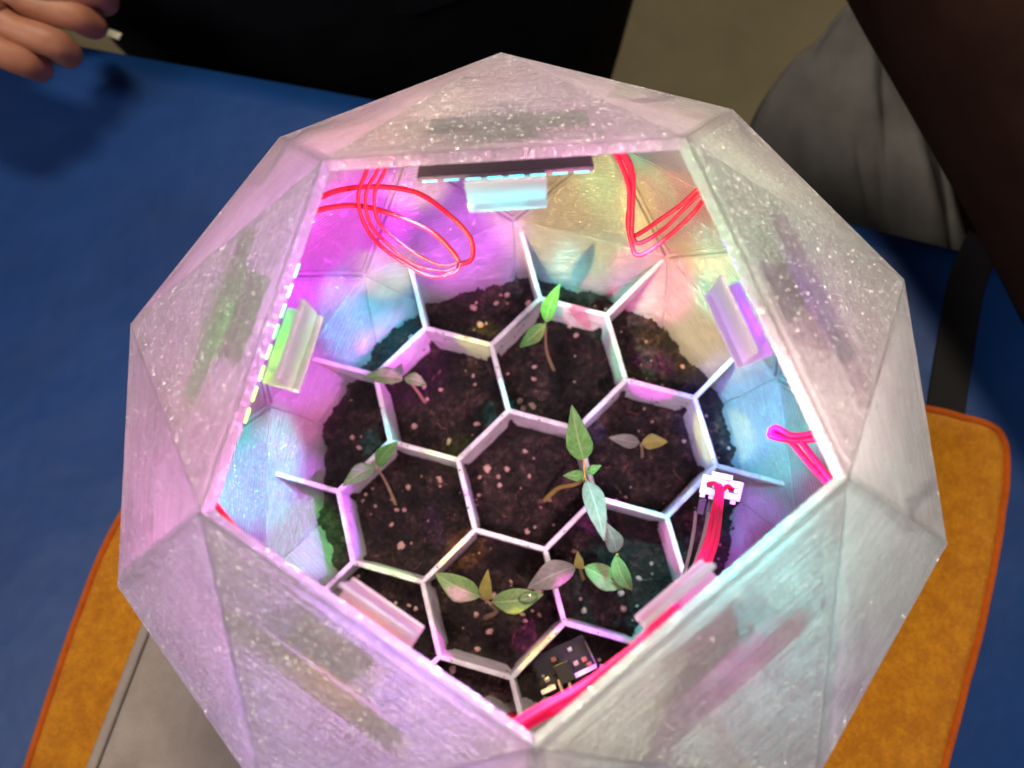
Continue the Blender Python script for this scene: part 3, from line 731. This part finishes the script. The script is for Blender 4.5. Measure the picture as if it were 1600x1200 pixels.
# ------------------------------------------------------------------ things beneath and around
ZT = -.8507 * S - .0035        # top of the grey case
def slab(name, outline, z0, z1, mat, bev=.002, **kw):
    bm = bmesh.new(); lo2 = [bm.verts.new((p.x, p.y, z0)) for p in outline]; hi2 = [bm.verts.new((p.x, p.y, z1)) for p in outline]
    n = len(outline); bm.faces.new(lo2[::-1]); tp = bm.faces.new(hi2)
    for k in range(n): bm.faces.new((lo2[k], lo2[(k + 1) % n], hi2[(k + 1) % n], hi2[k]))
    if bev: bmesh.ops.bevel(bm, geom=list(tp.edges), offset=bev, segments=3, profile=.6, affect='EDGES')
    return link(name, from_bm(bm, name), mat, **kw)
def grey_mat():
    q = NT('grey_grained_cover'); tc = q.n('ShaderNodeTexCoord').outputs['Object']
    q.l(q.ramp(q.noise(tc, 35, 6, .65), [(.3, (.25, .20, .175)), (.7, (.36, .30, .265))]), q.b.inputs['Base Color'])
    q.b.inputs['Roughness'].default_value = .36
    q.l(q.bump(q.noise(tc, 700, 4, .7), .9, .0008), q.b.inputs['Normal']); return q.m
M_CASE = grey_mat()
# case: left edge on the photo line (215,985)-(135,1200)
e0 = at(222, 975, ZT); e1 = at(133, 1205, ZT); d = (e1 - e0).normalized(); sd = Vector((-d.y, d.x, 0)); sd = sd if sd.x > 0 else -sd
cA = e0 - d * .07; cB = cA + d * .30
case = thing('tablet_case', 'flat grey grained case with a ridge along its edge, lying under the globe', 'case', (cA + cB) / 2 + sd * .1 + Vector((0, 0, -.009)))
CL = case.location
def loc(ps): return [p - CL for p in ps]
slab('cover', loc([cA + sd * .006, cB + sd * .006, cB + sd * .214, cA + sd * .214]), -.0001, .0089, M_CASE, .0015, parent=case)
slab('edge_ridge', loc([cA - sd * .0015, cB - sd * .0015, cB + sd * .0046, cA + sd * .0046]), -.0001, .0078, M_CASE, .0022, parent=case)
slab('edge_ridge', loc([cA + sd * .2155, cB + sd * .2155, cB + sd * .2215, cA + sd * .2215]), -.0001, .0078, M_CASE, .0022, parent=case)
ZW = CL.z                       # towel top
def towel_mat(name, c1, c2, bs):
    q = NT(name); tc = q.n('ShaderNodeTexCoord').outputs['Object']
    f = q.noise(tc, 900, 4, .8); g = q.noise(tc, 120, 5, .7)
    q.l(q.ramp(q.math('ADD', q.math('MULTIPLY', f, .5), q.math('MULTIPLY', g, .5)), [(.42, c1), (.60, c2)]), q.b.inputs['Base Color'])
    q.b.inputs['Roughness'].default_value = .95; q.b.inputs['Sheen Weight'].default_value = .08; q.b.inputs['Specular IOR Level'].default_value = .1
    q.l(q.bump(q.math('ADD', f, q.math('MULTIPLY', q.noise(tc, 300, 5, .7), .8)), 1.0, bs * 1.5), q.b.inputs['Normal']); return q.m
M_TOWEL = towel_mat('orange_terry', (.70, .22, .003), (1.0, .40, .008), .0016)
M_HEM = towel_mat('orange_hem', (.52, .085, .003), (.66, .13, .006), .0008)
out_px = [(250, 700), (150, 870), (33, 1205), (-40, 1450), (700, 1700), (1400, 1560), (1482, 1205), (1545, 960), (1574, 800), (1580, 740), (1576, 690), (1555, 662), (1500, 645), (1452, 634), (1200, 590), (600, 560)]
out = [at(x_, y_, ZW) for x_, y_ in out_px]; tc0 = sum(out, Vector()) / len(out); tc0.z = ZW - .004
tw = thing('towel', 'orange terry towel with a darker orange hem spread on the blue cloth', 'towel', tc0)
outl = catmull(out + [out[0]], 8)[:-1]
def ringpts(ins):
    r_ = []
    n = len(outl)
    for k, p in enumerate(outl):
        t_ = (outl[(k + 1) % n] - outl[k - 1]); t_.z = 0; t_.normalize(); nn = Vector((-t_.y, t_.x, 0))
        if nn.dot(tc0 - p) < 0: nn = -nn
        r_.append(p + nn * ins)
    return r_
def towel_piece(name, ins, mat, fill):
    bm = bmesh.new(); rings = []
    for a_, z_ in ins:
        rings.append([bm.verts.new(Vector((p.x, p.y, ZW + z_ + .0007 * noise.noise(p * 60) + .00035 * noise.noise(p * 400))) - tc0) for p in ringpts(a_)])
    n = len(outl)
    for u, v in zip(rings, rings[1:]):
        for k in range(n): bm.faces.new((u[k], u[(k + 1) % n], v[(k + 1) % n], v[k]))
    if fill: bm.faces.new(rings[-1])
    return link(name, from_bm(bm, name, True), mat, tw)
towel_piece('hem', [(0, -.0035), (-.0006, -.002), (.0, -.0004), (.0016, .0004), (.0034, .0000), (.0042, -.0022)], M_HEM, False)
towel_piece('terry_cloth', [(.0036, -.0030), (.0041, -.0006), (.0070, -.0001), (.014, -.0001)], M_TOWEL, True)

# table cloth with its far edge
ZC = ZW - .0042
def cloth_mat():
    q = NT('blue_vinyl_cloth'); tc = q.n('ShaderNodeTexCoord').outputs['Object']
    wv = q.noise(tc, 1.0, 2, .5, (1500, 500, 1)); g = q.noise(tc, 9, 4, .6)
    q.l(q.ramp(g, [(.3, (.0025, .028, .13)), (.7, (.004, .044, .19))]), q.b.inputs['Base Color'])
    q.b.inputs['Roughness'].default_value = .48; q.b.inputs['Specular IOR Level'].default_value = .42
    q.l(q.bump(wv, .35, .0004, q.bump(q.noise(tc, 14, 3, .5), .5, .006)), q.b.inputs['Normal']); return q.m
M_CLOTH = cloth_mat()
ta, tb = at(60, 50, ZC), at(1700, 432, ZC); tm = at(600, 148, ZC); tm2 = at(1310, 336, ZC)
def edge_y(x):
    xs = [ta.x - .6, ta.x, tm.x, tm2.x, tb.x, tb.x + .6]; k0 = (tm.y - ta.y) / (tm.x - ta.x); k1 = (tb.y - tm2.y) / (tb.x - tm2.x)
    ys = [ta.y - k0 * .6, ta.y, tm.y, tm2.y, tb.y, tb.y + k1 * .6]
    return float(np.interp(x, xs, ys))
vs = []; fs = []; nx, ny = 110, 70
prof = [(-1.0, 0)] 
for iy in range(ny + 1):
    f = iy / ny
    for ix in range(nx + 1):
        x = -.9 + 1.9 * ix / nx; ye = edge_y(x)
        if f <= .86:
            y = -.85 + (ye + .85) * (f / .86); z = ZC + (.0012 * noise.noise(Vector((x * 6, y * 6, 3)))) - (.004 * max(0, (f / .86 - .985) / .015) ** 2)
            if Vector((x, y, 0)).length < .34: z = min(z, ZC + .0002)
        else:
            g = (f - .86) / .14; y = ye + .004 * math.sin(g * 3) + .010 * g * math.sin(x * 26) ; z = ZC - .006 - .24 * g
        vs.append((x, y, z))
for iy in range(ny):
    for ix in range(nx):
        k = iy * (nx + 1) + ix; fs.append((k, k + 1, k + nx + 2, k + nx + 1))
link('tablecloth', mesh('tablecloth', vs, fs, True), M_CLOTH, label='smooth dark blue vinyl cloth covering the whole table', cat='tablecloth')
# table body under the cloth
bm = bmesh.new(); pts = [(-.88, -.83), (.98, -.83)] + [(x, edge_y(x) - .03) for x in (.98, .3, -.1, -.5, -.88)]
lo3 = [bm.verts.new((x, y, ZC - .032)) for x, y in pts]; hi3 = [bm.verts.new((x, y, ZC - .004)) for x, y in pts]
bm.faces.new(lo3[::-1]); bm.faces.new(hi3)
for k in range(len(pts)): bm.faces.new((lo3[k], lo3[(k + 1) % len(pts)], hi3[(k + 1) % len(pts)], hi3[k]))
M_WOOD = plain('table_wood', (.3, .2, .12), .5, .4, .2, 20)
tab = thing('table', 'wooden table hidden beneath the blue cloth', 'table', (0, 0, 0))
link('tabletop', from_bm(bm, 'tabletop'), M_WOOD, tab)
for x, y in ((-.8, -.75), (.9, -.75), (.9, -.15), (-.8, .35)):
    bm = bmesh.new(); obox(bm, Vector((x, y, (ZC - .032 - .86) / 2)), Vector((1, 0, 0)), Vector((0, 1, 0)), Vector((0, 0, 1)), .025, .025, (.86 - .032 + ZC) / 2); link('leg', from_bm(bm, 'leg'), M_WOOD, tab)
# black strap on the cloth at right
bm = bmesh.new(); L_ = [(1540, 372), (1512, 440), (1497, 520), (1478, 645), (1470, 720)]; wpx = 33
M_STRAP = plain('black_webbing', (.012, .011, .012), .8, .2, .2, 800, .5)
prev = None; sc_ = catmull([at(x_, y_, ZC + .0021) for x_, y_ in L_], 8); prs = []
for k, p in enumerate(sc_):
    t_ = (sc_[min(k + 1, len(sc_) - 1)] - sc_[max(k - 1, 0)]).normalized(); s_ = Vector((-t_.y, t_.x, 0)); h = .0112
    prs.append([bm.verts.new(p + s_ * a_ + Vector((0, 0, b_))) for a_, b_ in ((-h, -.0012), (-h, 0), (-h * .9, .0004), (h * .9, .0004), (h, 0), (h, -.0012))])
for u, v in zip(prs, prs[1:]):
    for k in range(6): bm.faces.new((u[k], u[(k + 1) % 6], v[(k + 1) % 6], v[k]))
bm.faces.new(prs[0][::-1]); bm.faces.new(prs[-1])
link('strap', from_bm(bm, 'strap'), M_STRAP, label='wide black strap lying across the blue cloth toward the orange towel', cat='strap')

# floor
ZF = -.86
q = NT('beige_floor'); tc = q.n('ShaderNodeTexCoord').outputs['Object']
q.l(q.ramp(q.noise(tc, 5, 6, .6), [(.3, (.17, .14, .07)), (.7, (.25, .205, .115))]), q.b.inputs['Base Color']); q.b.inputs['Roughness'].default_value = .6
link('floor', mesh('floor', [(-4, -4, ZF), (4, -4, ZF), (4, 5, ZF), (-4, 5, ZF)], [(0, 1, 2, 3)]), q.m, kind='structure')

# ------------------------------------------------------------------ people at the far side of the table
def fabric(name, col, var=.25, bump=.5):
    q = NT(name); tc = q.n('ShaderNodeTexCoord').outputs['Object']
    q.l(q.ramp(q.noise(tc, 18, 5, .6), [(.3, tuple(c * (1 - var) for c in col)), (.7, tuple(c * (1 + var) for c in col))]), q.b.inputs['Base Color'])
    q.b.inputs['Roughness'].default_value = .9; q.b.inputs['Specular IOR Level'].default_value = .15
    q.l(q.bump(q.noise(tc, 11, 2, .5), bump, .03, q.bump(q.noise(tc, 900, 2), .3, .0006)), q.b.inputs['Normal']); return q.m
M_DARK = fabric('black_clothing', (.0045, .0045, .006)); M_BROWN = fabric('dark_brown_clothing', (.022, .0085, .0055)); M_GREY = fabric('grey_cotton', (.25, .235, .195))
q = NT('skin'); tc = q.n('ShaderNodeTexCoord').outputs['Object']
q.l(q.ramp(q.noise(tc, 60, 5, .6), [(.3, (.34, .135, .075)), (.7, (.46, .20, .115))]), q.b.inputs['Base Color']); q.b.inputs['Roughness'].default_value = .5
q.b.inputs['Subsurface Weight'].default_value = .15; q.b.inputs['Subsurface Radius'].default_value = (.006, .002, .001); q.b.inputs['Subsurface Scale'].default_value = 1
q.l(q.bump(q.noise(tc, 420, 4, .6), .3, .0006), q.b.inputs['Normal']); M_SKIN = q.m

per = thing('person', 'person in black clothes standing behind the table, one curled hand at its far left corner', 'person', (-.12, .5, ZF))
O = Vector((-.12, .5, ZF))
def rel(vs_, o): return [Vector(v) - o for v in vs_]
tv = [(-.08, .50, -.02), (-.09, .53, .20), (-.12, .56, .42), (-.06, .50, -.20), (.02, .52, -.28), (.03, .50, -.50), (.03, .50, -.82), (-.27, .53, -.26), (-.24, .50, -.50), (-.2, .48, -.82),
      (-.33, .57, .40), (-.42, .50, .18), (-.40, .42, .02)]
te = [(0, 1), (1, 2), (0, 3), (3, 4), (4, 5), (5, 6), (3, 7), (7, 8), (8, 9), (2, 10), (10, 11), (11, 12)]
tr_ = [(.17, .13), (.18, .13), (.17, .12), (.25, .17), (.17, .15), (.09, .09), (.06, .06), (.22, .16), (.09, .09), (.06, .06), .075, .055, .042]
link('clothing', skin('clothing', rel(tv, O), te, tr_), M_DARK, per)
# hand: wrist, palm, four curled fingers, thumb (one continuous surface)
hz = -.075
def hp(x_, y_, dz=0): return at(x_, y_, hz + dz)
hv = [hp(-190, -150, .06), hp(-120, -90, .045), hp(-60, -40, .03)]; he = [(0, 1), (1, 2)]; hr = [(.026, .022), (.024, .018), (.030, .017)]
kn = [((78, -8), (150, -18), (168, 6)), ((28, 8), (118, 22), (152, 42)), ((8, 42), (84, 66), (112, 88)), ((-18, 78), (36, 94), (66, 108))]
for (a_, b_, c_), L in zip(kn, (1, 1, 1, .9)):
    k = len(hv)
    hv += [hp(*a_, .018), hp(*b_, .010), hp(*c_, -.010), hp(c_[0] - 30, c_[1] - 8, -.024)]
    he += [(2, k), (k, k + 1), (k + 1, k + 2), (k + 2, k + 3)]; hr += [.0092, .0098, .0088, .0075]
k = len(hv); hv += [hp(40, -70, -.004), hp(110, -66, -.012), hp(150, -50, -.018)]; he += [(1, k), (k, k + 1), (k + 1, k + 2)]; hr += [.011, .0098, .0085]
link('hand', skin('hand', rel(hv, O), he, hr, 2), M_SKIN, per)
tube_obj('sleeve', rel([Vector((-.40, .42, .02)), hp(-330, -230, .09), hp(-170, -130, .055)], O), [.045, .04, .034], M_DARK, per)
bm = bmesh.new(); c = at(178, 54, ZC + .002)
obox(bm, Vector((0, 0, 0)), Vector((1, -.45, 0)).normalized(), Vector((.45, 1, 0)).normalized(), Vector((0, 0, 1)), .0050, .0026, .0008, .0004)
o = link('paper_scrap', from_bm(bm, 'paper_scrap'), plain('cream_paper', (.85, .82, .62), .7, .2, .05), label='small pale scrap at the table edge beside the curled hand', cat='scrap'); o.location = c

per2 = thing('person', 'person in dark brown and grey clothes leaning over the far right table edge', 'person', (.52, .42, ZF)); O2 = Vector((.52, .42, ZF))
tv = [at(1770, 215, -.035), at(1560, -150, -.06), at(1450, -420, -.05), at(1850, 330, -.05), (.60, .34, -.45), (.60, .42, -.82), (.78, .30, -.40), (.78, .36, -.82), at(1400, -600, .0)]
te = [(0, 1), (1, 2), (0, 3), (3, 4), (4, 5), (3, 6), (6, 7), (2, 8)]
tr_ = [(.098, .098), (.098, .098), (.10, .10), (.10, .10), (.095, .10), (.06, .06), (.095, .10), (.06, .06), (.10, .1)]
link('clothing', skin('clothing', rel(tv, O2), te, tr_), M_BROWN, per2)
# grey shirt tail hanging with folds, beyond the table edge
rows = 26; cols = 60; vs = []; fs = []
top_l, top_r = at(1296, 26, -.15), at(1400, -60, -.15); bot_l, bot_r = at(1190, 330, -.30), at(1560, 430, -.26)
mid_l = at(1155, 122, -.24); mid_r = at(1530, 150, -.2)
for j in range(rows + 1):
    f = j / rows
    l_ = (top_l * (1 - f) ** 2 + mid_l * 2 * f * (1 - f) * 1.0 + bot_l * f * f); r_ = (top_r * (1 - f) ** 2 + mid_r * 2 * f * (1 - f) + bot_r * f * f)
    for i in range(cols + 1):
        g = i / cols; p = l_.lerp(r_, g); h = .022 * math.sin(math.pi * g) * f ** .5 + f * (.006 * math.sin(g * 17 + 2.5 * f) + .011 * noise.noise(Vector((g * 9, f * 2.2, 4))) + .004 * noise.noise(Vector((g * 22, f * 5, 9)))) 
        edge = .05 * (math.sqrt(max(0, 1 - (2 * g - 1) ** 2)) )
        vs.append(p + Vector((0, -h * .6, h + edge - .05)) - O2)
for j in range(rows):
    for i in range(cols): k = j * (cols + 1) + i; fs.append((k, k + 1, k + cols + 2, k + cols + 1))
o = link('shirt_tail', mesh('shirt_tail', vs, fs, True), M_GREY, per2)
so = o.modifiers.new('thick', 'SOLIDIFY'); so.thickness = .002
